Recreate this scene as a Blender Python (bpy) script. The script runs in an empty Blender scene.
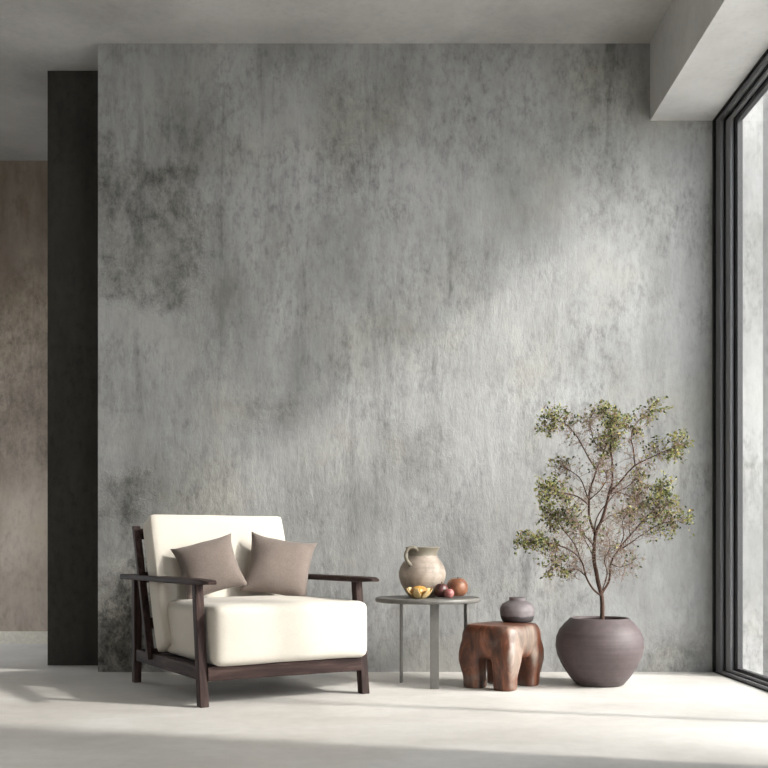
import bpy, bmesh, math, random
from mathutils import Vector, Matrix, noise
random.seed(7)
C = bpy.context.scene.collection
PI = math.pi

# ------------------------------------------------------------------ helpers
def link(name, bm, mat, parent=None, smooth=False, loc=None, rot=None):
    me = bpy.data.meshes.new(name)
    bmesh.ops.recalc_face_normals(bm, faces=bm.faces[:])
    bm.to_mesh(me); bm.free()
    o = bpy.data.objects.new(name, me); C.objects.link(o)
    for m in (mat if isinstance(mat, (list, tuple)) else [mat]):
        me.materials.append(m)
    if smooth:
        for p in me.polygons: p.use_smooth = True
    if parent: o.parent = parent
    if loc: o.location = loc
    if rot: o.rotation_euler = rot
    return o

def thing(name, label, cat, loc=(0, 0, 0), rz=0, group=None):
    o = bpy.data.objects.new(name, None); C.objects.link(o)
    o.empty_display_size = .1
    o.location = loc; o.rotation_euler = (0, 0, rz)
    o['label'] = label; o['category'] = cat
    if group: o['group'] = group
    return o

def tag(o, label, cat, group=None):
    o['label'] = label; o['category'] = cat
    if group: o['group'] = group
    return o

def struct(name, bm, mat, parent=None, label=None):
    o = link(name, bm, mat, parent)
    if not parent: o['kind'] = 'structure'
    if label: o['label'] = label
    return o

def box(bm, x0, x1, y0, y1, z0, z1):
    vs = [bm.verts.new((x, y, z)) for x in (x0, x1) for y in (y0, y1) for z in (z0, z1)]
    for f in ((0, 1, 3, 2), (4, 6, 7, 5), (0, 4, 5, 1), (2, 3, 7, 6), (0, 2, 6, 4), (1, 5, 7, 3)):
        bm.faces.new([vs[i] for i in f])
    return vs

def boxes(*bs):
    bm = bmesh.new()
    for b in bs: box(bm, *b)
    return bm

def hexa(bm, bot, top):
    """loft between two quads"""
    a = [bm.verts.new(p) for p in bot]; b = [bm.verts.new(p) for p in top]
    bm.faces.new(a[::-1]); bm.faces.new(b)
    for i in range(4):
        j = (i + 1) % 4
        bm.faces.new((a[i], a[j], b[j], b[i]))

def bevel(o, w=.004, seg=2):
    m = o.modifiers.new('bevel', 'BEVEL'); m.width = w; m.segments = seg; m.limit_method = 'ANGLE'
    m.harden_normals = False
    for p in o.data.polygons: p.use_smooth = True
    n = o.modifiers.new('wn', 'WEIGHTED_NORMAL'); n.keep_sharp = False
    return o

def rounded_box(sx, sy, sz, r, n=14, crown=0.0, front=0.0, wob=0.0, seed=0):
    """soft upholstered block centred on the origin"""
    bm = bmesh.new()
    bmesh.ops.create_cube(bm, size=2)
    bmesh.ops.subdivide_edges(bm, edges=bm.edges[:], cuts=n, use_grid_fill=True)
    hx, hy, hz = sx / 2, sy / 2, sz / 2
    off = Vector((seed * 3.1, seed * 1.7, 0))
    for v in bm.verts:
        c = v.co
        # gather samples towards the rounded edges
        g = [math.copysign(abs(t) ** .62 if abs(t) > 0 else 0, t) for t in c]
        p = Vector((g[0] * hx, g[1] * hy, g[2] * hz))
        q = Vector((max(-hx + r, min(hx - r, p.x)), max(-hy + r, min(hy - r, p.y)), max(-hz + r, min(hz - r, p.z))))
        d = p - q
        if d.length > 1e-7:
            p = q + d.normalized() * r
        ux, uy, uz = p.x / hx, p.y / hy, p.z / hz
        p.z += crown * (1 - ux * ux) * (1 - uy * uy) * (1 if uz > 0 else -.15) * abs(uz)
        if front:
            p.y += front * (1 - ux ** 4) * (1 - uz * uz) * (-1 if uy < 0 else 1) * abs(uy)
            p.x += front * (1 - uy ** 4) * (1 - uz * uz) * (-1 if ux < 0 else 1) * abs(ux)
        if wob:
            nv = noise.noise_vector(p * 5 + off)
            p += nv * wob
        v.co = p
    return bm

def lathe(prof, n=64, wob=0.0):
    bm = bmesh.new()
    rings = []
    for r, z in prof:
        if r < 1e-5:
            rings.append([bm.verts.new((0, 0, z))])
        else:
            rings.append([bm.verts.new((r * math.cos(2 * PI * i / n) * (1 + wob * noise.noise(Vector((math.cos(2 * PI * i / n), math.sin(2 * PI * i / n), z * 6)))),
                                        r * math.sin(2 * PI * i / n), z)) for i in range(n)])
    for a, b in zip(rings, rings[1:]):
        if len(a) == 1 and len(b) == 1: continue
        for i in range(n):
            j = (i + 1) % n
            if len(a) == 1: bm.faces.new((a[0], b[j], b[i]))
            elif len(b) == 1: bm.faces.new((a[i], a[j], b[0]))
            else: bm.faces.new((a[i], a[j], b[j], b[i]))
    return bm

def smooth_path(pts, k=4):
    """Catmull-Rom through the points (each a 4-vector x,y,z,r)"""
    P = [pts[0]] + list(pts) + [pts[-1]]
    out = []
    for i in range(1, len(P) - 2):
        for s in range(k):
            t = s / k
            q = []
            for c in range(4):
                p0, p1, p2, p3 = P[i - 1][c], P[i][c], P[i + 1][c], P[i + 2][c]
                q.append(.5 * (2 * p1 + (p2 - p0) * t + (2 * p0 - 5 * p1 + 4 * p2 - p3) * t * t + (3 * p1 - p0 - 3 * p2 + p3) * t ** 3))
            out.append(q)
    out.append(list(pts[-1]))
    return out

def tube(bm, path, n=8):
    """path: list of (x,y,z,r)"""
    rings = []
    prev = None
    for i, p in enumerate(path):
        a = Vector(path[max(i - 1, 0)][:3]); b = Vector(path[min(i + 1, len(path) - 1)][:3])
        t = (b - a).normalized() if (b - a).length > 1e-9 else Vector((0, 0, 1))
        if prev is None:
            u = t.orthogonal().normalized()
        else:
            u = (prev - t * prev.dot(t))
            u = u.normalized() if u.length > 1e-6 else t.orthogonal().normalized()
        prev = u
        w = t.cross(u)
        c = Vector(p[:3]); r = p[3]
        rings.append([bm.verts.new(c + u * (r * math.cos(2 * PI * k / n)) + w * (r * math.sin(2 * PI * k / n))) for k in range(n)])
    for a, b in zip(rings, rings[1:]):
        for k in range(n):
            j = (k + 1) % n
            bm.faces.new((a[k], a[j], b[j], b[k]))
    bm.faces.new(rings[0][::-1]); bm.faces.new(rings[-1])

# ------------------------------------------------------------------ materials
def new_mat(name):
    m = bpy.data.materials.new(name); m.use_nodes = True
    nt = m.node_tree
    b = nt.nodes['Principled BSDF']
    return m, nt, b

def srgb(r, g, b):
    f = lambda c: (c / 255 / 12.92) if c / 255 <= .04045 else ((c / 255 + .055) / 1.055) ** 2.4
    return (f(r), f(g), f(b), 1)

def N(nt, t, **kw):
    n = nt.nodes.new(t)
    for k, v in kw.items():
        if k in n.inputs: n.inputs[k].default_value = v
        else: setattr(n, k, v)
    return n

def tex_noise(nt, vec, scale, detail=6, rough=.6, dist=0.0):
    n = nt.nodes.new('ShaderNodeTexNoise')
    n.inputs['Scale'].default_value = scale; n.inputs['Detail'].default_value = detail
    n.inputs['Roughness'].default_value = rough; n.inputs['Distortion'].default_value = dist
    nt.links.new(vec, n.inputs['Vector'])
    return n.outputs['Fac']

def mapping(nt, src, scale=(1, 1, 1), loc=(0, 0, 0), rot=(0, 0, 0)):
    n = nt.nodes.new('ShaderNodeMapping')
    n.inputs['Scale'].default_value = scale; n.inputs['Location'].default_value = loc; n.inputs['Rotation'].default_value = rot
    nt.links.new(src, n.inputs['Vector'])
    return n.outputs['Vector']

def ramp(nt, fac, stops):
    n = nt.nodes.new('ShaderNodeValToRGB')
    cr = n.color_ramp
    while len(cr.elements) < len(stops): cr.elements.new(.5)
    for e, (p, c) in zip(cr.elements, stops):
        e.position = p
        e.color = c if isinstance(c, (tuple, list)) else (c, c, c, 1)
    nt.links.new(fac, n.inputs['Fac'])
    return n.outputs['Color']

def mixc(nt, fac, a, b, mode='MIX'):
    n = nt.nodes.new('ShaderNodeMix'); n.data_type = 'RGBA'; n.blend_type = mode
    for s, v in ((0, fac), (6, a), (7, b)):
        if isinstance(v, (int, float, tuple)): n.inputs[s].default_value = v
        else: nt.links.new(v, n.inputs[s])
    return n.outputs[2]

def math_n(nt, op, a, b=None, c=None, clamp=False):
    n = nt.nodes.new('ShaderNodeMath'); n.operation = op; n.use_clamp = clamp
    for i, v in enumerate((a, b, c)):
        if v is None: continue
        if isinstance(v, (int, float)): n.inputs[i].default_value = v
        else: nt.links.new(v, n.inputs[i])
    return n.outputs[0]

def bump(nt, bsdf, h, strength=.3, dist=.01):
    n = nt.nodes.new('ShaderNodeBump')
    n.inputs['Strength'].default_value = strength; n.inputs['Distance'].default_value = dist
    nt.links.new(h, n.inputs['Height']); nt.links.new(n.outputs['Normal'], bsdf.inputs['Normal'])

def texco(nt, kind='Object'):
    return nt.nodes.new('ShaderNodeTexCoord').outputs[kind]

def box_mask(nt, sep, x0, x1, z0, z1, soft, wob):
    """soft rectangle mask in the wall plane with a ragged edge"""
    def edge(v, lo, hi):
        a = math_n(nt, 'DIVIDE', math_n(nt, 'SUBTRACT', v, lo), soft, clamp=True)
        b = math_n(nt, 'DIVIDE', math_n(nt, 'SUBTRACT', hi, v), soft, clamp=True)
        return math_n(nt, 'MULTIPLY', a, b)
    x = math_n(nt, 'ADD', sep.outputs['X'], wob)
    z = math_n(nt, 'ADD', sep.outputs['Z'], wob)
    return math_n(nt, 'MULTIPLY', edge(x, x0, x1), edge(z, z0, z1))

OFF = 5.1
def plaster(name, dark, mid, light, streak=True, patches=(), bump_s=.55, scale=1.0, rough=.82):
    m, nt, b = new_mat(name)
    co = texco(nt)
    vs = mapping(nt, co, (2.2 * scale, 2.2 * scale, .5 * scale)) if streak else mapping(nt, co, (scale,) * 3)
    st = tex_noise(nt, vs, 2.0, 9, .66, .15)
    big = tex_noise(nt, mapping(nt, co, (1.0, 1.0, .7), (OFF, 0, OFF * .3)), 1.15 * scale, 7 if streak else 4, .58, .1)
    fine = tex_noise(nt, mapping(nt, co, (1, 1, .5) if streak else (1, 1, 1)), 24, 9, .74)
    where = ramp(nt, tex_noise(nt, co, 1.7 * scale, 5, .6), [(.42, 0.0), (.62, 1.0)])
    s = math_n(nt, 'ADD', math_n(nt, 'MULTIPLY', st, .35), math_n(nt, 'MULTIPLY', big, .65))
    col = ramp(nt, s, [(.37, dark), (.5, mid), (.63, light)])
    fl = ramp(nt, fine, [(.36, .60), (.50, 1.0), (.64, 1.16)])
    col = mixc(nt, math_n(nt, 'MULTIPLY_ADD', where, .6 if streak else .12, .25 if streak else .1), col, fl, 'MULTIPLY')
    if streak:
        # drip marks and scratches, only here and there
        dr = tex_noise(nt, mapping(nt, co, (6 * scale, 6 * scale, .55 * scale), (3, 0, 1)), 1.4, 7, .66)
        dmask = ramp(nt, dr, [(.33, .62), (.45, 1.0)])
        col = mixc(nt, math_n(nt, 'MULTIPLY_ADD', where, .7, .15), col, dmask, 'MULTIPLY')
        oc = ramp(nt, tex_noise(nt, co, 1.3, 4, .6), [(.5, 0.0), (.7, 1.0)])
        col = mixc(nt, math_n(nt, 'MULTIPLY', oc, .5), col, mixc(nt, 1.0, col, (1.0, .96, .82, 1), 'MULTIPLY'))
    h = math_n(nt, 'ADD', math_n(nt, 'MULTIPLY', fine, .45), math_n(nt, 'MULTIPLY', st, .9))
    if patches:
        sep = nt.nodes.new('ShaderNodeSeparateXYZ'); nt.links.new(co, sep.inputs[0])
        wn = math_n(nt, 'MULTIPLY', math_n(nt, 'SUBTRACT', tex_noise(nt, co, 3.2, 6, .75), .5), .42)
        crack = tex_noise(nt, mapping(nt, co, (1, 1, .7)), 9, 9, .78, .25)
        ck = ramp(nt, crack, [(.38, .40), (.49, .92), (.60, 1.35)])
        for (x0, x1, z0, z1, soft, amt) in patches:  # wear patches; some also carry painted shade
            mk = math_n(nt, 'MULTIPLY', box_mask(nt, sep, x0, x1, z0, z1, soft, wn), amt)
            worn_shade = mixc(nt, 1.0, mixc(nt, 1.0, col, (.70, .69, .66, 1), 'MULTIPLY'), ck, 'MULTIPLY')
            col = mixc(nt, mk, col, worn_shade)
            h = math_n(nt, 'ADD', h, math_n(nt, 'MULTIPLY', math_n(nt, 'MULTIPLY', mk, crack), 1.2))
    nt.links.new(col, b.inputs['Base Color'])
    b.inputs['Roughness'].default_value = rough
    b.inputs['Specular IOR Level'].default_value = .3
    bump(nt, b, h, bump_s, .02)
    return m

M = {}
M['wall'] = plaster('grey_lime_plaster', (.225, .226, .222, 1), (.328, .330, .327, 1), (.405, .408, .407, 1), patches=(
    (-1.80, -1.10, 2.20, 3.20, .10, .85), (-1.2, -.75, 1.70, 2.55, .3, .5), (-1.80, -1.45, .9, 1.25, .08, .8),
    (-.95, -.45, 1.45, 1.75, .15, .6), (-1.8, -1.3, -.2, .75, .2, 1.0), (-1.9, -1.45, -.3, .5, .15, 1.0), (-1.9, -1.3, .0, 1.1, .25, .6), (-.4, -.1, 2.9, 3.7, .1, .55), (-.15, .25, 3.2, 3.8, .15, .4),  # stacked low-left patches paint the shade behind the chair
    (-1.35, -.9, 3.0, 3.6, .2, .35), (.0, .5, 1.2, 1.6, .12, .35), (1.0, 2.0, -.2, .28, .15, .8), (.1, .7, .3, 1.0, .25, .3),
    (1.2, 1.5, 2.6, 3.2, .12, .3), (-.2, .3, 2.0, 2.5, .2, .3), (1.0, 1.7, 3.1, 3.9, .3, .5)))
M['wall2'] = plaster('brown_plaster', (.22, .175, .14, 1), (.36, .30, .25, 1), (.47, .40, .34, 1), bump_s=.3,
                     patches=((-3.4, -2.2, 1.2, 3.2, .3, .6),))
M['pier'] = plaster('charcoal_plaster', (.034, .032, .028, 1), (.046, .044, .039, 1), (.060, .058, .052, 1), bump_s=.15)
M['room'] = plaster('room_plaster', (.42, .41, .39, 1), (.50, .49, .47, 1), (.56, .55, .53, 1), bump_s=.2)
M['ceil'] = plaster('ceiling_concrete', (.35, .34, .325, 1), (.43, .42, .405, 1), (.50, .49, .475, 1), streak=False, bump_s=.12)
M['beam'] = plaster('beam_concrete', (.47, .465, .45, 1), (.55, .545, .53, 1), (.62, .615, .60, 1), streak=False, bump_s=.12)
M['outwall'] = plaster('outside_concrete', (.17, .17, .168, 1), (.25, .25, .247, 1), (.33, .33, .327, 1), bump_s=.25)

M['outgrey'] = plaster('outside_grey_render', (.085, .085, .085, 1), (.11, .11, .11, 1), (.14, .14, .14, 1), bump_s=.25)
def floor_mat():
    m, nt, b = new_mat('polished_screed')
    co = texco(nt)
    a = tex_noise(nt, mapping(nt, co, (.8, 1.4, 1)), 1.6, 7, .62, .5)
    f = tex_noise(nt, co, 14, 6, .65)
    col = ramp(nt, a, [(.33, (.50, .475, .445, 1)), (.5, (.565, .540, .51, 1)), (.68, (.63, .61, .585, 1))])
    col = mixc(nt, .6, col, ramp(nt, f, [(.35, .90), (.6, 1.02)]), 'MULTIPLY')
    nt.links.new(col, b.inputs['Base Color'])
    nt.links.new(ramp(nt, a, [(.3, .42), (.7, .6)]), b.inputs['Roughness'])
    b.inputs['Specular IOR Level'].default_value = .35
    bump(nt, b, f, .06, .01)
    return m
M['floor'] = floor_mat()

def plain(name, col, rough=.6, spec=.4, metal=0, bs=0, bscale=40, var=.12):
    m, nt, b = new_mat(name)
    co = texco(nt)
    n = tex_noise(nt, co, bscale, 5, .6)
    c = mixc(nt, 1.0, col, ramp(nt, n, [(.3, 1 - var), (.7, 1 + var)]), 'MULTIPLY')
    nt.links.new(c, b.inputs['Base Color'])
    b.inputs['Roughness'].default_value = rough; b.inputs['Metallic'].default_value = metal
    b.inputs['Specular IOR Level'].default_value = spec
    if bs: bump(nt, b, n, bs, .005)
    return m

def fabric(name, col, weave=420, bs=.25, var=.1):
    m, nt, b = new_mat(name)
    co = texco(nt)
    w1 = nt.nodes.new('ShaderNodeTexWave'); w1.inputs['Scale'].default_value = weave / 6.28; w1.bands_direction = 'X'
    w2 = nt.nodes.new('ShaderNodeTexWave'); w2.inputs['Scale'].default_value = weave / 6.28; w2.bands_direction = 'Z'
    nt.links.new(co, w1.inputs['Vector']); nt.links.new(co, w2.inputs['Vector'])
    n = tex_noise(nt, co, 5, 6, .6); n2 = tex_noise(nt, co, 160, 3, .6)
    c = mixc(nt, 1.0, col, ramp(nt, n, [(.3, 1 - var), (.7, 1 + var * .6)]), 'MULTIPLY')
    c = mixc(nt, 1.0, c, ramp(nt, n2, [(.3, 1 - var), (.7, 1 + var)]), 'MULTIPLY')
    nt.links.new(c, b.inputs['Base Color'])
    b.inputs['Roughness'].default_value = .92; b.inputs['Specular IOR Level'].default_value = .15
    b.inputs['Sheen Weight'].default_value = .15
    h = math_n(nt, 'ADD', math_n(nt, 'MULTIPLY', w1.outputs['Fac'], w2.outputs['Fac']), math_n(nt, 'MULTIPLY', n, 3))
    bump(nt, b, h, bs, .003)
    return m
M['cream'] = fabric('cream_linen', (.56, .52, .46, 1), var=.05)
M['taupe'] = fabric('taupe_linen', (.185, .150, .132, 1), var=.14)

def wood(name, dark, mid, light, axis='Y', scale=1.0, rough=.45):
    m, nt, b = new_mat(name)
    co = texco(nt)
    sc = {'X': (1.2, 14, 14), 'Y': (14, 1.2, 14), 'Z': (14, 14, 1.2)}[axis]
    n = tex_noise(nt, mapping(nt, co, tuple(s * scale for s in sc)), 2.2, 7, .65, .8)
    col = ramp(nt, n, [(.3, dark), (.52, mid), (.74, light)])
    nt.links.new(col, b.inputs['Base Color']); b.inputs['Roughness'].default_value = .62; b.inputs['Specular IOR Level'].default_value = .18
    bump(nt, b, n, .2, .004)
    return m
M['walnutX'] = wood('dark_walnut_across', (.010, .005, .0045, 1), (.036, .020, .0175, 1), (.095, .060, .053, 1), 'X')
M['walnutY'] = wood('dark_walnut_along', (.010, .005, .0045, 1), (.036, .020, .0175, 1), (.095, .060, .053, 1), 'Y')
M['walnutZ'] = wood('dark_walnut_upright', (.010, .005, .0045, 1), (.036, .020, .0175, 1), (.095, .060, .053, 1), 'Z')

def stool_mat():
    m, nt, b = new_mat('red_brown_carved_wood')
    co = texco(nt)
    n = tex_noise(nt, mapping(nt, co, (9, 9, 2.4)), 1.6, 8, .65, 1.2)
    g = tex_noise(nt, mapping(nt, co, (1, 1, 1), (4, 2, 1)), 4.5, 4, .6, .4)
    col = ramp(nt, n, [(.3, (.016, .006, .004, 1)), (.5, (.10, .032, .015, 1)), (.72, (.25, .092, .045, 1))])
    pale = ramp(nt, n, [(.3, (.07, .05, .04, 1)), (.7, (.24, .185, .15, 1))])
    col = mixc(nt, ramp(nt, g, [(.52, 0.0), (.66, .75)]), col, pale)
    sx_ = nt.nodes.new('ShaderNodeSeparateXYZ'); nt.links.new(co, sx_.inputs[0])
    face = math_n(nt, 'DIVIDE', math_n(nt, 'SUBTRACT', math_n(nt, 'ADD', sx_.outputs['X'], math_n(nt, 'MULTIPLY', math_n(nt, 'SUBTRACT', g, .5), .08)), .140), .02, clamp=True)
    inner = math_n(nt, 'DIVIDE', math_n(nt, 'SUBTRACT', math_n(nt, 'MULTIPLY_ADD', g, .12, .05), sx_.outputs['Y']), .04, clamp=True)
    worn_shade = mixc(nt, ramp(nt, n, [(.3, 0.0), (.7, 1.0)]), (.13, .10, .08, 1), (.34, .28, .235, 1))
    col = mixc(nt, math_n(nt, 'MULTIPLY', math_n(nt, 'MULTIPLY', face, inner), .8), col, worn_shade)
    nt.links.new(col, b.inputs['Base Color']); b.inputs['Roughness'].default_value = .45
    b.inputs['Coat Weight'].default_value = .1; b.inputs['Coat Roughness'].default_value = .3
    bump(nt, b, n, .3, .006)
    return m
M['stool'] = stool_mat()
M['metal_table'] = plain('weathered_grey_steel', (.17, .165, .155, 1), .42, .5, .55, .06, 30)
M['tabletop'] = plain('grey_stone_top', (.13, .125, .115, 1), .45, .4, 0, .08, 22, .2)
M['frame'] = plain('anthracite_aluminium', (.17, .17, .178, 1), .42, .5, .3, 0, 60, .05)
M['frame_lt'] = plain('grey_aluminium', (.27, .27, .28, 1), .42, .5, .3, 0, 60, .05)
M['sash'] = plain('mid_grey_aluminium', (.055, .055, .058, 1), .5, .3, .1, 0, 60, .05)
M['gasket'] = plain('black_gasket', (.008, .008, .009, 1), .6, .3)

def ceramic(name, base, dark, z_dark=None, rough=.6, ring=90, speck=.2, top=None):
    """thrown clay: throwing rings and speckle; optional glaze band below or above a height"""
    m, nt, b = new_mat(name)
    co = texco(nt)
    sep = nt.nodes.new('ShaderNodeSeparateXYZ'); nt.links.new(co, sep.inputs[0])
    w = nt.nodes.new('ShaderNodeTexNoise'); w.inputs['Scale'].default_value = 1; w.inputs['Detail'].default_value = 4
    nt.links.new(mapping(nt, co, (1.5, 1.5, ring)), w.inputs['Vector'])
    n = tex_noise(nt, co, 26, 6, .65)
    c = mixc(nt, 1.0, base, ramp(nt, w.outputs['Fac'], [(.3, .86), (.7, 1.1)]), 'MULTIPLY')
    c = mixc(nt, 1.0, c, ramp(nt, n, [(.32, 1 - speck), (.62, 1 + speck * .5)]), 'MULTIPLY')
    if z_dark is not None:
        z = math_n(nt, 'ADD', sep.outputs['Z'], math_n(nt, 'MULTIPLY', math_n(nt, 'SUBTRACT', n, .5), .03))
        k = math_n(nt, 'DIVIDE', math_n(nt, 'SUBTRACT', z, z_dark), .006, clamp=True)
        if top: c = mixc(nt, k, c, dark)
        else: c = mixc(nt, k, dark, c)
    nt.links.new(c, b.inputs['Base Color']); b.inputs['Roughness'].default_value = rough
    b.inputs['Specular IOR Level'].default_value = .35
    bump(nt, b, math_n(nt, 'ADD', w.outputs['Fac'], math_n(nt, 'MULTIPLY', n, .6)), .22, .004)
    return m
M['pot'] = ceramic('plum_brown_clay', (.088, .068, .069, 1), None, ring=60, speck=.12, rough=.55)
M['jug'] = ceramic('beige_stoneware', (.33, .275, .23, 1), (.17, .15, .115, 1), .228, top=True, ring=40, speck=.25)
M['jughandle'] = ceramic('olive_stoneware', (.17, .15, .115, 1), None, ring=40, speck=.25)
M['jar'] = ceramic('mauve_grey_clay', (.20, .175, .18, 1), (.065, .057, .06, 1), .03, ring=50, speck=.15)
M['soil'] = plain('dark_soil', (.02, .014, .01, 1), .95, .1, 0, .8, 70, .5)
M['bark'] = plain('reddish_brown_bark', (.075, .044, .033, 1), .8, .2, 0, .5, 90, .35)
M['twig'] = plain('pale_brown_twig', (.20, .130, .105, 1), .8, .2, 0, .2, 120, .3)

def leaf_mat(name, stops):
    m, nt, b = new_mat(name)
    g = nt.nodes.new('ShaderNodeNewGeometry')
    col = ramp(nt, g.outputs['Random Per Island'], stops)
    nt.links.new(col, b.inputs['Base Color']); b.inputs['Roughness'].default_value = .5
    tr = nt.nodes.new('ShaderNodeBsdfTranslucent'); nt.links.new(col, tr.inputs['Color'])
    mx = nt.nodes.new('ShaderNodeMixShader'); mx.inputs[0].default_value = .4
    nt.links.new(b.outputs[0], mx.inputs[1]); nt.links.new(tr.outputs[0], mx.inputs[2])
    nt.links.new(mx.outputs[0], nt.nodes['Material Output'].inputs['Surface'])
    return m
M['leaf'] = leaf_mat('olive_green_leaves', [(0, (.02, .03, .012, 1)), (.3, (.07, .09, .03, 1)), (.6, (.20, .23, .07, 1)), (.85, (.38, .36, .13, 1)), (1, (.25, .13, .07, 1))])
M['bud'] = leaf_mat('brownish_small_leaves', [(0, (.12, .11, .07, 1)), (.35, (.25, .18, .14, 1)), (.7, (.30, .20, .17, 1)), (1, (.20, .22, .10, 1))])

def fruit_mat(name, c1, c2, scale=7, rough=.4):
    m, nt, b = new_mat(name)
    co = texco(nt)
    n = tex_noise(nt, co, scale, 4, .6, .4)
    nt.links.new(ramp(nt, n, [(.35, c1), (.65, c2)]), b.inputs['Base Color'])
    b.inputs['Roughness'].default_value = rough
    bump(nt, b, tex_noise(nt, co, 90, 3, .6), .12, .002)
    return m
M['f_orange'] = fruit_mat('russet_fruit_skin', (.13, .045, .025, 1), (.33, .15, .08, 1), 16)
M['f_dark'] = fruit_mat('dark_plum_skin', (.04, .013, .013, 1), (.14, .045, .042, 1), 18)
M['f_pink'] = fruit_mat('rose_skin', (.22, .06, .06, 1), (.42, .20, .18, 1), 18)
M['f_peel'] = fruit_mat('yellow_rind', (.38, .25, .10, 1), (.60, .45, .22, 1), 25, .55)
M['f_core'] = fruit_mat('amber_flesh', (.30, .13, .02, 1), (.60, .33, .07, 1), 40, .3)

def glass_mat():
    m, nt, b = new_mat('clear_glazing')
    nt.nodes.remove(b)
    t = nt.nodes.new('ShaderNodeBsdfTransparent'); t.inputs[0].default_value = (.96, .965, .965, 1)
    g = nt.nodes.new('ShaderNodeBsdfGlossy'); g.inputs['Roughness'].default_value = .02
    lw = nt.nodes.new('ShaderNodeLayerWeight'); lw.inputs['Blend'].default_value = .5
    f = nt.nodes.new('ShaderNodeMath'); f.operation = 'MULTIPLY_ADD'
    f.inputs[0].default_value = 0; f.inputs[1].default_value = .5; f.inputs[2].default_value = .02
    nt.links.new(math_n(nt, 'POWER', lw.outputs['Facing'], 5.0), f.inputs[0])
    mx = nt.nodes.new('ShaderNodeMixShader')
    nt.links.new(f.outputs[0], mx.inputs[0]); nt.links.new(t.outputs[0], mx.inputs[1]); nt.links.new(g.outputs[0], mx.inputs[2])
    nt.links.new(mx.outputs[0], nt.nodes['Material Output'].inputs['Surface'])
    return m
M['glass'] = glass_mat()
M['base'] = plain('off_white_baseboard', (.62, .58, .50, 1), .6, .3)
M['terrace'] = plain('pale_terrace_paving', (.80, .78, .75, 1), .8, .2, 0, .1, 6, .08)

# ------------------------------------------------------------------ the room
H = 3.865
BX, BZ = 1.636, 3.39           # beam left face and underside
GX = 2.02                      # inner plane of the window wall
DW = 6.15                      # main wall plane
struct('floor', boxes((-3.6, 2.17, -1.5, 8.0, -.12, 0)), M['floor'])
struct('ceiling', boxes((-3.6, 2.17, -1.5, 8.0, H, H + .2)), M['ceil'])
struct('trim_1', boxes((BX, 2.02, -1.5, DW, BZ, H), (2.02, 2.17, -1.5, 8.2, BZ, H)), M['beam'], label='concrete downstand beam along the window')
struct('wall_back', boxes((-1.759, 2.17, DW, 6.45, 0, BZ), (-1.759, 2.02, DW, 6.45, BZ, H)), M['wall'])
struct('wall_pier', boxes((-2.187, -1.45, 6.50, 6.88, 0, H)), M['pier'])
struct('wall_hall', boxes((-3.6, 2.02, 8.0, 8.2, 0, H)), M['wall2'])
struct('baseboard_hall', boxes((-3.6, 2.02, 7.98, 8.0, 0, .10)), M['base'])
struct('wall_left', boxes((-3.8, -3.6, -1.5, 6.5, 0, H), (-3.8, -3.6, 7.9, 8.2, 0, H), (-3.8, -3.6, 6.5, 7.9, 2.6, H)), M['room'])
struct('wall_front', boxes((-3.8, 2.17, -1.7, -1.5, 0, H)), M['room'])
struct('wall_right', boxes((2.02, 2.17, 1.6, 3.06, 0, BZ), (2.02, 2.17, -1.5, -1.3, 0, BZ), (2.02, 2.17, 7.75, 8.2, 0, BZ), (2.02, 2.17, 6.45, 6.75, 0, BZ)), M['room'])

def added_side_window():  # unseen window on the left, added to brighten the hall
    w = bpy.data.objects.new('window_4', None); C.objects.link(w); w['kind'] = 'structure'
    y0, y1, z1, x0, x1 = 6.5, 7.9, 2.6, -3.72, -3.66
    link('window_frame', boxes((x0, x1, y0, y0 + .06, .001, z1), (x0, x1, y1 - .06, y1, .001, z1), (x0, x1, y0 + .06, y1 - .06, .001, .06), (x0, x1, y0 + .06, y1 - .06, z1 - .06, z1)), M['frame'], w)
    link('pane', boxes((-3.693, -3.687, y0 + .05, y1 - .05, .05, z1 - .05)), M['glass'], w)
def window(n, y0, y1, mull):
    """floor-to-beam aluminium glazing between y0 and y1"""
    w = bpy.data.objects.new('window_%d' % n, None); C.objects.link(w); w['kind'] = 'structure'
    z1 = BZ
    # fixed outer frame with a stepped profile
    def ring(name, mat, x0, x1, a, b, zlo, zhi, t, tz0, tz1, ta=None):
        ta = ta or t
        o = link(name, boxes((x0, x1, a, a + ta, zlo, zhi), (x0, x1, b - t, b, zlo, zhi),
                             (x0, x1, a + ta, b - t, zlo, zlo + tz0), (x0, x1, a + ta, b - t, zhi - tz1, zhi)), mat, w)
        return o
    ring('gasket', M['gasket'], 2.020, 2.030, y0, y1, 0.001, z1, .032, .006, .012)
    ring('window_frame', M['frame'], 2.030, 2.048, y0, y1, 0.001, z1, .117, .020, .045)
    ring('gasket', M['gasket'], 2.048, 2.060, y0, y1, 0.001, z1, .122, .024, .055)
    ring('track', M['frame_lt'], 2.060, 2.078, y0, y1, 0.001, z1, .205, .034, .075)
    ring('gasket', M['gasket'], 2.078, 2.085, y0, y1, 0.001, z1, .215, .038, .080)
    fm = M['sash']
    # sashes
    edges = [y0 + .02] + list(mull) + [y1 - .02]
    for i, (a, b) in enumerate(zip(edges, edges[1:])):
        s = ring('sash', fm, 2.085, 2.115, a - .03 * (i > 0), b + .03 * (i < len(edges) - 2), 0.02, z1 - .02, .235 if i == len(edges) - 2 else .06, .032, .085, .06)
        link('pane', boxes((2.097, 2.103, a + .02, b - .02, .04, z1 - .08)), M['glass'], s)
    for y in mull:
        link('mullion', boxes((2.05, 2.085, y - .035, y + .035, .02, z1 - .02)), M['frame'], w)
    return w
window(1, 3.06, DW, [4.27])
window(2, -1.3, 1.6, [.15])  # unseen window in the front room, added for fill light
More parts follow.
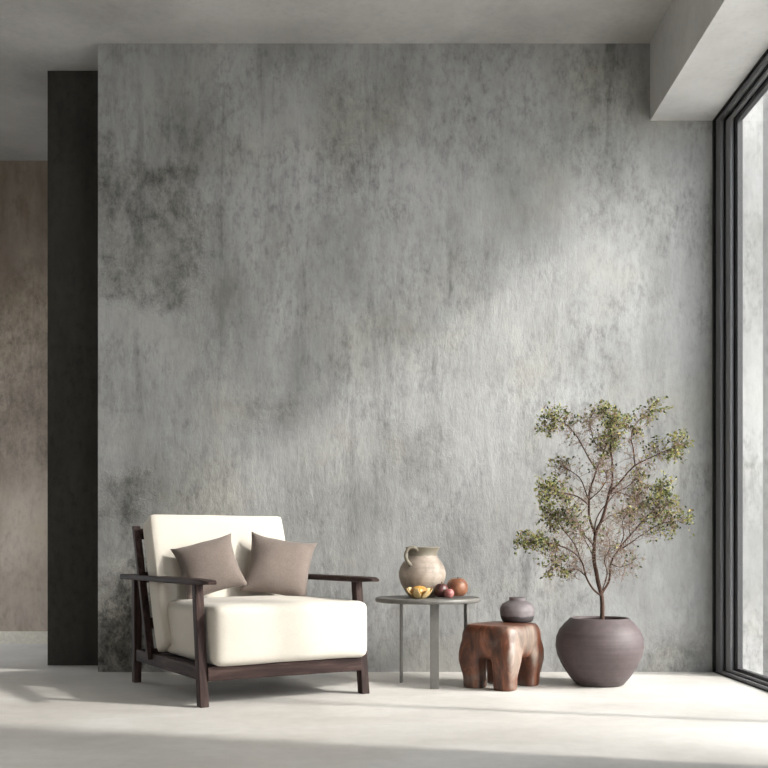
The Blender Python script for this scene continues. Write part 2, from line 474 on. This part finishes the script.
window(3, 6.75, 7.75, [])  # assumed unseen window, put in for warm fill along the hall
added_side_window()
# outside
struct('wall_outside', boxes((2.17, 2.338, 6.17, 6.75, -.2, 5.2)), M['outwall'], label='pale concrete pier outside the glazing')
struct('wall_outside_far', boxes((2.338, 3.6, 6.33, 6.70, -.2, 5.2)), M['outgrey'])
struct('floor_terrace', boxes((2.17, 14, -6, 12, -.3, -.10), (-12, -3.8, -2, 12, -.3, -.10)), M['terrace'])

# ------------------------------------------------------------------ armchair
TH = math.radians(31)
P0 = Vector((-.8646, 4.777, 0))
ch = thing('armchair', 'cream upholstered lounge armchair with dark wooden frame and flat armrests', 'armchair', P0, TH)
W = .885
def leg(u, lean_top, v, zt, wu=.045, wv=.052, name='leg', lt=1.0):
    bm = bmesh.new()
    vb, vt = v, v + lean_top
    a, b = wu / 2, wv / 2
    hexa(bm, [(u - a, vb - b, 0), (u + a, vb - b, 0), (u + a, vb + b, 0), (u - a, vb + b, 0)],
         [(u - a * lt, vt - b * lt, zt), (u + a * lt, vt - b * lt, zt), (u + a * lt, vt + b * lt, zt), (u - a * lt, vt + b * lt, zt)])
    return bevel(link(name, bm, M['walnutZ'], ch))
leg(0, 0.075, 0, .583, lt=.95)
leg(W, 0.075, 0, .583, lt=.95)
leg(0, .0, 1.045, .583, wu=.042, wv=.048, lt=1.1)
leg(W, .0, 1.045, .583, wu=.042, wv=.048, lt=1.1)
def armrest(u):
    bm = bmesh.new()
    # plank outline, narrowing towards the nose
    pts = [(-.050, 1.21), (.050, 1.21), (.052, .6), (.050, .15), (.043, -.06), (.022, -.125), (-.022, -.125), (-.043, -.06), (-.050, .15), (-.052, .6)]
    z0 = .583
    lo = []; hi = []
    for (a, v) in pts:
        t = .028 if v > -.1 else .018
        lo.append(bm.verts.new((u + a, v, z0 + (.006 if v < -.1 else 0)))); hi.append(bm.verts.new((u + a, v, z0 + t)))
    bm.faces.new(lo[::-1]); bm.faces.new(hi)
    for i in range(len(pts)):
        j = (i + 1) % len(pts); bm.faces.new((lo[i], lo[j], hi[j], hi[i]))
    return bevel(link('armrest', bm, M['walnutY'], ch), .006, 3)
armrest(0); armrest(W)
bevel(link('front_rail', boxes((.02, W - .02, -.015, .02, .122, .190)), M['walnutX'], ch))
for u in (0, W):
    bevel(link('side_rail', boxes((u - .014, u + .014, .02, 1.01, .125, .190)), M['walnutY'], ch))
bevel(link('back_rail', boxes((.02, W - .02, .985, 1.02, .125, .190)), M['walnutX'], ch))
# reclined back posts and slats behind the cushion
RA = math.radians(20)
def post(u):
    bm = bmesh.new()
    def q(z, v): return [(u - .02, v - .018, z), (u + .02, v - .018, z), (u + .02, v + .018, z), (u - .02, v + .018, z)]
    hexa(bm, q(.16, .735), q(.885, .735 + .725 * math.tan(RA)))
    return bevel(link('back_post', bm, M['walnutZ'], ch))
post(-.018); post(W - .04)
for z in (.35, .60, .84):
    v = .735 + (z - .16) * math.tan(RA)
    bevel(link('back_slat', boxes((-.012, W - .03, v - .01, v + .012, z - .03, z + .03)), M['walnutX'], ch))
# cushions
link('seat_cushion', rounded_box(.85, .74, .292, .042, 16, crown=.022, front=.010, wob=.004), M['cream'], ch, True,
     (.462, .31, .338))
bc = link('back_cushion', rounded_box(.79, .155, .745, .018, 16, front=.008, wob=.003, seed=2), M['cream'], ch, True)
vb = .56 + .0
# centre of the tilted block
zc = .575; vc = .655 + (zc - .44) * math.tan(RA) * 1.0 + .055 - .02
bc.location = ((.392), vc, zc); bc.rotation_euler = (-RA, 0, 0)
# seat apron board that carries the cushion
link('seat_board', boxes((.02, W - .02, .02, .72, .172, .190)), M['walnutX'], ch)

# throw pillows (top-level: they lie on the chair)
def pillow(name, label, uvz, yaw, lean, roll, size=.40, t=.075, seed=0):
    bm = bmesh.new()
    n = 28
    grid = {}
    for side in (1, -1):
        for i in range(n + 1):
            for j in range(n + 1):
                edge = i in (0, n) or j in (0, n)
                if edge and side == -1:
                    grid[(side, i, j)] = grid[(1, i, j)]; continue
                u = -1 + 2 * i / n; v = -1 + 2 * j / n
                h = size / 2
                x = u * h * (1 - .12 * (1 - v * v)); z = v * h * (1 - .12 * (1 - u * u))
                th = t * ((1 - abs(u) ** 2.6) * (1 - abs(v) ** 2.6)) ** .55
                p = Vector((x, side * -th, z))
                p += noise.noise_vector(p * 9 + Vector((seed * 5, 0, side))) * .006
                grid[(side, i, j)] = bm.verts.new(p)
    for side in (1, -1):
        for i in range(n):
            for j in range(n):
                bm.faces.new([grid[(side, a, b)] for a, b in ((i, j), (i + 1, j), (i + 1, j + 1), (i, j + 1))])
    R = Matrix.Rotation(TH, 4, 'Z')
    loc = P0 + R @ Vector((uvz[0], uvz[1], 0)); loc.z = uvz[2]
    o = link(name, bm, M['taupe'], None, True)
    o.matrix_world = Matrix.Translation(loc) @ Matrix.Rotation(TH + yaw, 4, 'Z') @ Matrix.Rotation(-lean, 4, 'X') @ Matrix.Rotation(roll, 4, 'Y')
    return tag(o, label, 'pillow', 'throw pillows on the armchair')
pillow('throw_pillow', 'taupe throw pillow leaning in the left corner of the armchair, away from the side table',
       (.238, .535, .660), math.radians(-24), math.radians(29), math.radians(-17), size=.34, seed=1)
pillow('throw_pillow', 'taupe throw pillow on the armchair, the one farther from the viewer, nearer the side table',
       (.645, .53, .656), math.radians(-22), math.radians(27), math.radians(11), size=.375, seed=2)

# ------------------------------------------------------------------ side table
TX, TY, TZ = .243, 5.57, .487
tb = thing('side_table', 'round grey metal side table on three flat legs beside the armchair', 'table', (TX, TY, 0))
o = link('tabletop', lathe([(0, TZ - .026), (.282, TZ - .026), (.29, TZ - .022), (.293, TZ - .012), (.29, TZ - .003), (.284, TZ), (0, TZ)], 80), M['tabletop'], tb)
bevel(o, .001, 1)
for (dx, dy, w, d, rz) in ((.030, -.170, .048, .012, 0), (-.145, .085, .012, .036, math.radians(-15)), (.222, .09, .012, .036, math.radians(25))):
    l = link('leg', boxes((-w / 2, w / 2, -d / 2, d / 2, 0, TZ - .026)), M['metal_table'], tb, False, (dx, dy, 0), (0, 0, rz))
    bevel(l, .002, 2)
link('cross_brace', boxes((-.14, .215, .078, .094, TZ - .044, TZ - .026), (.02, .036, -.165, .080, TZ - .044, TZ - .026)), M['metal_table'], tb)

# jug
JX, JY = .215, 5.60
jug = thing('jug', 'round beige stoneware jug with a loop handle and darker rim on the side table', 'jug', (JX, JY, TZ))
prof = [(0, 0), (.062, 0), (.075, .004), (.098, .035), (.118, .075), (.130, .115), (.132, .145), (.124, .180), (.108, .208), (.092, .228),
        (.083, .242), (.080, .256), (.083, .275), (.092, .292), (.096, .298), (.093, .301), (.086, .297), (.076, .275), (.072, .255), (.080, .235), (.1, .2), (.118, .14), (.09, .05), (0, .02)]
jb = link('body', lathe([(r, z * .93) for r, z in prof], 64, .02), M['jug'], jug, True)
bm = bmesh.new()
hp = [(-.030, -.078, .262, .010), (-.050, -.094, .277, .0095), (-.080, -.102, .271, .009), (-.096, -.103, .240, .009), (-.089, -.102, .206, .0095), (-.062, -.090, .172, .011)]
tube(bm, smooth_path(hp, 5), 12)
link('handle', bm, M['jughandle'], jug, True)

# fruit on the table
def blob(name, label, loc, r, sz, mat, parts=True, stem=None, seed=0, cat='fruit', tilt=(0, 0, 0)):
    t = thing(name, label, cat, loc)
    t.rotation_euler = tilt
    bm = bmesh.new(); bmesh.ops.create_uvsphere(bm, u_segments=32, v_segments=20, radius=r)
    for v in bm.verts:
        p = v.co; rr = math.hypot(p.x, p.y) / r
        dip = .22 * r * math.exp(-(rr / .28) ** 2)
        p.z = p.z * sz - math.copysign(dip, p.z) + r * sz
        p += noise.noise_vector(p * 14 + Vector((seed, 0, 0))) * r * .06
    link('flesh', bm, mat, t, True)
    bm = bmesh.new(); z = 2 * r * sz - .2 * r
    tube(bm, [(0, 0, z - .006, .0025), (.002, 0, z + .006, .002), (.005, .001, z + .013, .0028)], 6)
    link('stem', bm, M['bark'], t, True)
    return t
blob('russet_apple', 'largest fruit on the side table, round and orange-brown, right of the jug', (.404, 5.52, TZ), .058, .98, M['f_orange'], seed=1)
blob('plum', 'dark red round fruit on the side table between the yellow and the orange-brown fruit', (.312, 5.47, TZ), .040, 1.05, M['f_dark'], seed=2)
blob('rose_plum', 'smallest fruit on the side table, rose pink, in front of the orange-brown one', (.352, 5.43, TZ), .029, .95, M['f_pink'], seed=3)
# opened yellow fruit: rind petals round amber flesh
t = thing('peeled_yellow_fruit', 'opened yellow fruit with curling rind on the side table in front of the jug', 'fruit', (.190, 5.41, TZ)); t.scale = (1.15, 1.15, 1.15)
bm = bmesh.new(); bmesh.ops.create_uvsphere(bm, u_segments=28, v_segments=16, radius=.040)
for v in bm.verts:
    a = math.atan2(v.co.y, v.co.x)
    v.co.x *= 1 + .08 * math.cos(8 * a); v.co.y *= 1 + .08 * math.cos(8 * a); v.co.z = v.co.z * .72 + .032
link('flesh', bm, M['f_core'], t, True)
for k in range(6):
    a0 = k * PI / 3 + .25
    bm = bmesh.new(); rows = []
    for i in range(8):
        s = i / 7; ph = -1.35 + s * 1.75
        rr = .050 + .016 * max(0, s - .55) * 2
        wid = .60 * math.sin(min(1, .12 + s * 1.15) * PI * .93) ** .6
        row = []
        for j in range(5):
            a = a0 + (j - 2) / 2 * wid * .8
            row.append((rr * math.cos(ph) * math.cos(a), rr * math.cos(ph) * math.sin(a), .038 + .78 * .048 * math.sin(ph)))
        rows.append([bm.verts.new(p) for p in row])
    for i in range(7):
        for j in range(4): bm.faces.new((rows[i][j], rows[i][j + 1], rows[i + 1][j + 1], rows[i + 1][j]))
    o = link('rind', bm, M['f_peel'], t, True)
    s = o.modifiers.new('thick', 'SOLIDIFY'); s.thickness = .005; s.offset = 1
    o.modifiers.new('sub', 'SUBSURF').levels = 1

# ------------------------------------------------------------------ carved stool
SY = math.radians(-37)
ST = .345
bm = bmesh.new()
def add_rb(bm, sx, sy, sz, r, loc, n=8, taper=0.0):
    b2 = rounded_box(sx, sy, sz, r, n)
    for v in b2.verts:
        k = 1 + taper * (v.co.z / sz)
        v.co.x *= k; v.co.y *= k; v.co += Vector(loc)
    me = bpy.data.meshes.new('tmp'); b2.to_mesh(me); b2.free(); bm.from_mesh(me); bpy.data.meshes.remove(me)
def sqloft(bm, secs, n=40, e=5.0):
    rings = []
    for (cx, cy, hx, hy, z) in secs:
        ring = []
        for k in range(n):
            a = 2 * PI * k / n; c, s_ = math.cos(a), math.sin(a)
            r = (abs(c) ** e + abs(s_) ** e) ** (-1 / e)
            ring.append(bm.verts.new((cx + hx * r * c, cy + hy * r * s_, z)))
        rings.append(ring)
    for a, b in zip(rings, rings[1:]):
        for k in range(n):
            j = (k + 1) % n; bm.faces.new((a[k], a[j], b[j], b[k]))
    bm.faces.new(rings[0][::-1]); bm.faces.new(rings[-1])
sqloft(bm, [(0, 0, .140, .172, .165), (0, 0, .160, .190, .195), (0, 0, .172, .200, .245), (0, 0, .170, .198, .295), (0, 0, .162, .190, .325), (0, 0, .148, .176, ST)])
for sx in (-1, 1):
    for sy in (-1, 1):
        # each leg: broad under the seat, drawn in at the ankle, a blunt foot
        secs = []
        for (ox, oy, wx, wy, z) in ((.166, .192, .152, .172, .25), (.174, .200, .148, .160, .20), (.174, .199, .138, .138, .15), (.163, .188, .126, .118, .10),
                                    (.153, .180, .114, .108, .06), (.153, .181, .116, .112, .03), (.150, .178, .112, .108, .0)):
            secs.append((sx * (ox - wx / 2), sy * (oy - wy / 2), wx / 2, wy / 2, z))
        sqloft(bm, secs[::-1], 32, 3.6)
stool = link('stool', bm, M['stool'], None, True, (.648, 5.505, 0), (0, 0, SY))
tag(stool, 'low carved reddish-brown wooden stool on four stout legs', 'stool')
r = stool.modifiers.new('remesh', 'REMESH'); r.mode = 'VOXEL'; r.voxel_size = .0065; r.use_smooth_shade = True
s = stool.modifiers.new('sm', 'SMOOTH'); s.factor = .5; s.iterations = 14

# small jar on the stool
jar = lathe([(0, 0), (.076, 0), (.086, .006), (.094, .028), (.098, .055), (.096, .080), (.084, .100), (.060, .113), (.047, .120), (.045, .130), (.048, .138), (.044, .139), (.040, .130), (.042, .118), (.06, .1), (.08, .05), (0, .01)], 56)
o = link('clay_jar', jar, M['jar'], None, True, (.752, 5.64, ST + .001))
tag(o, 'small squat mauve-grey clay jar with a dark lower band standing on the stool', 'jar')

# ------------------------------------------------------------------ potted tree
PX, PY = 1.200, 5.57
pt = thing('potted_tree', 'small airy olive-leaved tree in a round plum-brown clay pot', 'potted tree', (PX, PY, 0))
prof = [(0, 0), (.118, 0), (.132, .006), (.165, .045), (.205, .105), (.232, .165), (.242, .215), (.238, .265), (.220, .308), (.192, .342), (.172, .360), (.164, .370),
        (.158, .374), (.150, .370), (.152, .355), (.18, .33), (.2, .29), (0, .29)]
pot = link('pot', lathe(prof, 96), M['pot'], pt, True)
bm = lathe([(0, .352), (.05, .350), (.10, .345), (.158, .342), (.165, .330), (0, .330)], 48, .03)
link('soil', bm, M['soil'], pt, True)

def tp(px, py, dy=0.0):
    """tree sketch coordinates (centimetre-like grid) to metres, relative to the pot"""
    Y = PY + dy
    px = 602 + (px - 602) * .95
    return Vector(((px - 384) * Y / 1000 - PX, dy, .75 - (py - 550) * Y / 1000))
def cz(x, y): return (500 + x * .41667, 380 + y * .41667)

rng = random.Random(21)
def path_of(pts, dy0, dy1, r0, r1):
    out = []
    n = len(pts)
    for i, (x, y) in enumerate(pts):
        t = i / (n - 1)
        p = tp(*cz(x, y), dy0 + (dy1 - dy0) * t)
        out.append((p.x, p.y, p.z, r0 + (r1 - r0) * t))
    sp = smooth_path(out, 5)
    for k, q in enumerate(sp[1:-1]):
        nv = noise.noise_vector(Vector(q[:3]) * 12)
        q[0] += nv.x * .006; q[1] += nv.y * .008; q[2] += nv.z * .004
    return sp

trunk_pts = [(246, 590), (245, 560), (243, 515), (232, 470), (225, 430), (224, 390), (232, 362), (240, 345)]
tp_path = path_of(trunk_pts, 0, .01, .0135, .0085)
bm = bmesh.new(); tube(bm, tp_path, 10)
link('trunk', bm, M['bark'], pt, True)

# (points, depth start, depth end, radius start, end, leafiness of the tip 0..1)
branches = [
    ([(240, 345), (252, 310), (262, 275), (272, 240), (270, 200), (266, 160), (270, 120), (266, 92)], .01, -.06, .0085, .0022, .9),
    ([(228, 372), (214, 330), (211, 290), (217, 255), (232, 215), (250, 175), (262, 140), (290, 105)], .01, .12, .0075, .0022, .8),
    ([(244, 520), (222, 500), (205, 470), (192, 435), (170, 412), (135, 396), (95, 390), (58, 384)], 0, -.14, .0062, .0018, 1),
    ([(245, 512), (262, 480), (268, 440), (284, 410), (318, 372), (350, 335), (380, 305), (398, 268)], 0, .12, .0072, .0018, 1),
    ([(262, 275), (288, 245), (310, 222), (328, 206), (360, 190), (400, 172), (436, 155)], .0, -.10, .006, .0016, 1),
    ([(212, 300), (190, 283), (168, 275), (138, 270), (108, 262)], .02, -.12, .0045, .0014, 1),
    ([(232, 215), (214, 190), (196, 160), (176, 128), (150, 105), (112, 95)], .05, .02, .0048, .0014, 1),
    ([(328, 206), (324, 170), (318, 140), (330, 105), (368, 70)], -.03, .16, .0042, .0014, .6),
    ([(192, 435), (178, 400), (150, 365), (126, 330), (112, 318)], -.05, .14, .004, .0013, .9),
    ([(284, 410), (310, 395), (345, 372), (392, 345), (436, 338)], .03, -.12, .0042, .0013, .7),
    ([(224, 400), (232, 330), (262, 290), (285, 270), (318, 282), (345, 300)], .01, .18, .004, .0013, .3),
    ([(135, 396), (128, 420), (130, 450)], -.09, -.11, .0028, .0012, .6),
    ([(205, 470), (180, 455), (160, 460)], -.03, .10, .0028, .0012, .15),
    ([(268, 440), (290, 450), (318, 440)], .02, -.10, .0028, .0012, .15),
    ([(212, 290), (192, 240), (160, 215), (140, 208)], .02, .16, .0034, .0012, .3),
    ([(225, 430), (205, 390), (190, 355), (180, 335)], 0, -.15, .0036, .0012, .35),
    ([(318, 372), (312, 340), (330, 310)], .06, .2, .003, .0012, .2),
    ([(240, 345), (262, 328), (290, 318), (322, 292), (340, 262)], .01, .10, .0036, .0012, .25),
    ([(224, 400), (203, 374), (180, 352), (160, 318)], .0, .12, .0034, .0012, .3),
    ([(246, 505), (258, 462), (252, 430), (264, 398), (258, 372)], 0, -.12, .0034, .0012, .1),
    ([(262, 275), (298, 262), (322, 246), (338, 228)], 0, .14, .0034, .0012, .2),
    ([(250, 175), (228, 150), (214, 112), (222, 80)], .09, .14, .003, .0012, .35),
    ([(211, 290), (240, 262), (256, 235), (244, 205)], .02, -.1, .003, .0012, .1),
    ([(284, 410), (300, 372), (296, 340), (312, 318)], .04, -.10, .003, .0012, .2),
    ([(350, 335), (385, 325), (410, 300)], .08, .0, .003, .0012, .6),
]
def leaf(bm, p, d, L, w):
    d = d.normalized()
    s = d.cross(Vector((rng.uniform(-1, 1), rng.uniform(-1, 1), rng.uniform(-1, 1))))
    if s.length < 1e-4: s = d.orthogonal()
    s.normalize(); nrm = d.cross(s)
    a = bm.verts.new(p); b = bm.verts.new(p + d * L * .45 + s * w + nrm * w * .3); c = bm.verts.new(p + d * L); e = bm.verts.new(p + d * L * .45 - s * w + nrm * w * .3)
    m = bm.verts.new(p + d * L * .5)
    bm.faces.new((a, b, m)); bm.faces.new((b, c, m)); bm.faces.new((c, e, m)); bm.faces.new((e, a, m))

def rand_dir(base, spread):
    v = Vector((rng.gauss(0, 1), rng.gauss(0, .8), rng.gauss(0, 1))).normalized()
    return (base.normalized() * (1 - spread) + v * spread).normalized()

CENTER = Vector((0, 0, .95))
def grow(tw, lf, bd, p, d, L, r, lv, green):
    """a twig that wanders and forks; leaves at its end"""
    k = 4 if lv else 3
    pts = [(p.x, p.y, p.z, r)]
    q = p.copy(); dd = d.copy()
    for i in range(k):
        dd = rand_dir(dd, .28)
        q = q + dd * (L / k)
        if q.y > .50: q.y = .50
        pts.append((q.x, q.y, q.z, r * (1 - .6 * (i + 1) / k)))
        if lv > 0 and rng.random() < .85:
            grow(tw, lf, bd, q.copy(), rand_dir(dd, .62), L * .62, r * .6, lv - 1, green)
        if lv == 0 or i == k - 1:
            if rng.random() < green:
                for _ in range(rng.choice((2, 3))):
                    leaf(lf, q + Vector((rng.gauss(0, .006), rng.gauss(0, .006), rng.gauss(0, .006))), rand_dir(dd, .8), rng.uniform(.014, .025), rng.uniform(.0045, .0072))
            elif rng.random() < .75:
                leaf(bd, q, rand_dir(dd, .8), rng.uniform(.008, .014), rng.uniform(.0025, .004))
    tube(tw, pts, 4)

for bi, (pts, d0, d1, r0, r1, green) in enumerate(branches):
    sp = path_of(pts, d0, d1, r0, r1)
    bm = bmesh.new(); tube(bm, sp, 8)
    br = link('branch', bm, M['bark'], pt, True)
    tw = bmesh.new(); lf = bmesh.new(); bd = bmesh.new()
    n = len(sp)
    for i in range(n):
        t = i / (n - 1)
        long = len(pts) > 5
        if long and t < .27: continue
        p = Vector(sp[i][:3])
        tang = (Vector(sp[min(i + 1, n - 1)][:3]) - Vector(sp[max(i - 1, 0)][:3])).normalized()
        tipw = max(0, (t - .62) / .38) if long else max(0, (t - .45) / .55)
        if rng.random() < (.95 if long else .9):
            grow(tw, lf, bd, p, rand_dir(tang, .62), .085 * (1 - .25 * tipw), .0017, 1, green * tipw * .6)
        if tipw > 0.05:
            for _ in range(2):
                grow(tw, lf, bd, p, rand_dir(tang, .70), .062, .0014, 1, green * min(1, tipw + .2) * .62)
    for _ in range(3):
        grow(tw, lf, bd, Vector(sp[-1][:3]), rand_dir(tang, .45), .07, .0014, 1, green)
    link('twigs', tw, M['twig'], br)['kind'] = 'stuff'
    for bmx, nm, mt in ((lf, 'foliage', 'leaf'), (bd, 'buds', 'bud')):
        if len(bmx.verts): link(nm, bmx, M[mt], br)['kind'] = 'stuff'
        else: bmx.free()

# ------------------------------------------------------------------ light
AZ, EL = math.radians(15), math.radians(33)
SKY, GLOW, HORIZON = 3.3, 21.0, 4.0
sun = bpy.data.lights.new('sun', 'SUN'); sun.energy = 4.0; sun.angle = math.radians(2.8); sun.color = (1.0, .955, .89)
so = bpy.data.objects.new('sun', sun); C.objects.link(so)
d = Vector((-math.cos(AZ) * math.cos(EL), math.sin(AZ) * math.cos(EL), -math.sin(EL)))
so.rotation_euler = d.to_track_quat('-Z', 'Y').to_euler(); so.location = (8, 2, 6)

w = bpy.data.worlds.new('sky'); bpy.context.scene.world = w; w.use_nodes = True
bg = w.node_tree.nodes['Background']
# hazy sky: an even pale dome with a broad bright glow round the sun
nt = w.node_tree
co_ = nt.nodes.new('ShaderNodeTexCoord')
vm = nt.nodes.new('ShaderNodeVectorMath'); vm.operation = 'DOT_PRODUCT'
nt.links.new(co_.outputs['Generated'], vm.inputs[0]); vm.inputs[1].default_value = (math.cos(math.radians(32)) * math.cos(math.radians(27)), -math.sin(math.radians(32)) * math.cos(math.radians(27)), math.sin(math.radians(27)))
dp = math_n(nt, 'MAXIMUM', vm.outputs['Value'], 0.0)
g1 = math_n(nt, 'MULTIPLY', math_n(nt, 'POWER', dp, 18.0), GLOW)
sp = nt.nodes.new('ShaderNodeSeparateXYZ'); nt.links.new(co_.outputs['Generated'], sp.inputs[0])
# bright hazy horizon on the sun's side
vh = nt.nodes.new('ShaderNodeVectorMath'); vh.operation = 'DOT_PRODUCT'
nt.links.new(co_.outputs['Generated'], vh.inputs[0]); vh.inputs[1].default_value = (math.cos(math.radians(34)), -math.sin(math.radians(34)), 0)
hz = math_n(nt, 'POWER', math_n(nt, 'SUBTRACT', 1.0, math_n(nt, 'ABSOLUTE', sp.outputs['Z'])), 5.0)
hz = math_n(nt, 'MULTIPLY', math_n(nt, 'MULTIPLY', hz, math_n(nt, 'POWER', math_n(nt, 'MAXIMUM', vh.outputs['Value'], 0.0), 3.0)), HORIZON)
g1 = math_n(nt, 'ADD', g1, hz)
colw = mixc(nt, 1.0, (.90 * SKY, .95 * SKY, 1.0 * SKY, 1), mixc(nt, 1.0, (1.0, .96, .90, 1), g1, 'MULTIPLY'), 'ADD')
nt.links.new(colw, bg.inputs['Color']); bg.inputs['Strength'].default_value = 1
# sampling portals in the window openings (they give off no light of their own)
for (y0, y1, sx) in ((3.06, DW, 1), (-1.3, 1.6, 1), (6.75, 7.75, 1), (6.5, 7.9, -1)):
    a = bpy.data.lights.new('portal', 'AREA'); a.shape = 'RECTANGLE'; a.size = BZ; a.size_y = y1 - y0
    a.cycles.is_portal = True
    po = bpy.data.objects.new('portal', a); C.objects.link(po)
    po.location = (2.18 if sx > 0 else -3.81, (y0 + y1) / 2, BZ / 2); po.rotation_euler = (0, sx * PI / 2, 0)

# ------------------------------------------------------------------ camera
cam = bpy.data.cameras.new('camera'); co = bpy.data.objects.new('camera', cam); C.objects.link(co)
co.location = (0, 0, .75); co.rotation_euler = (PI / 2, 0, 0)
cam.sensor_width = 36; cam.lens = 36 * 1000 / 768
cam.shift_y = (550 - 384) / 768
bpy.context.scene.camera = co

sc = bpy.context.scene
sc.view_settings.view_transform = 'Standard'; sc.view_settings.look = 'None'
sc.view_settings.gamma = 1; sc.view_settings.exposure = -0.02; sc.view_settings.use_curve_mapping = False
sc.cycles.use_denoising = True
sc.cycles.max_bounces = 10; sc.cycles.diffuse_bounces = 7; sc.cycles.transparent_max_bounces = 16
sc.cycles.caustics_reflective = False; sc.cycles.caustics_refractive = False
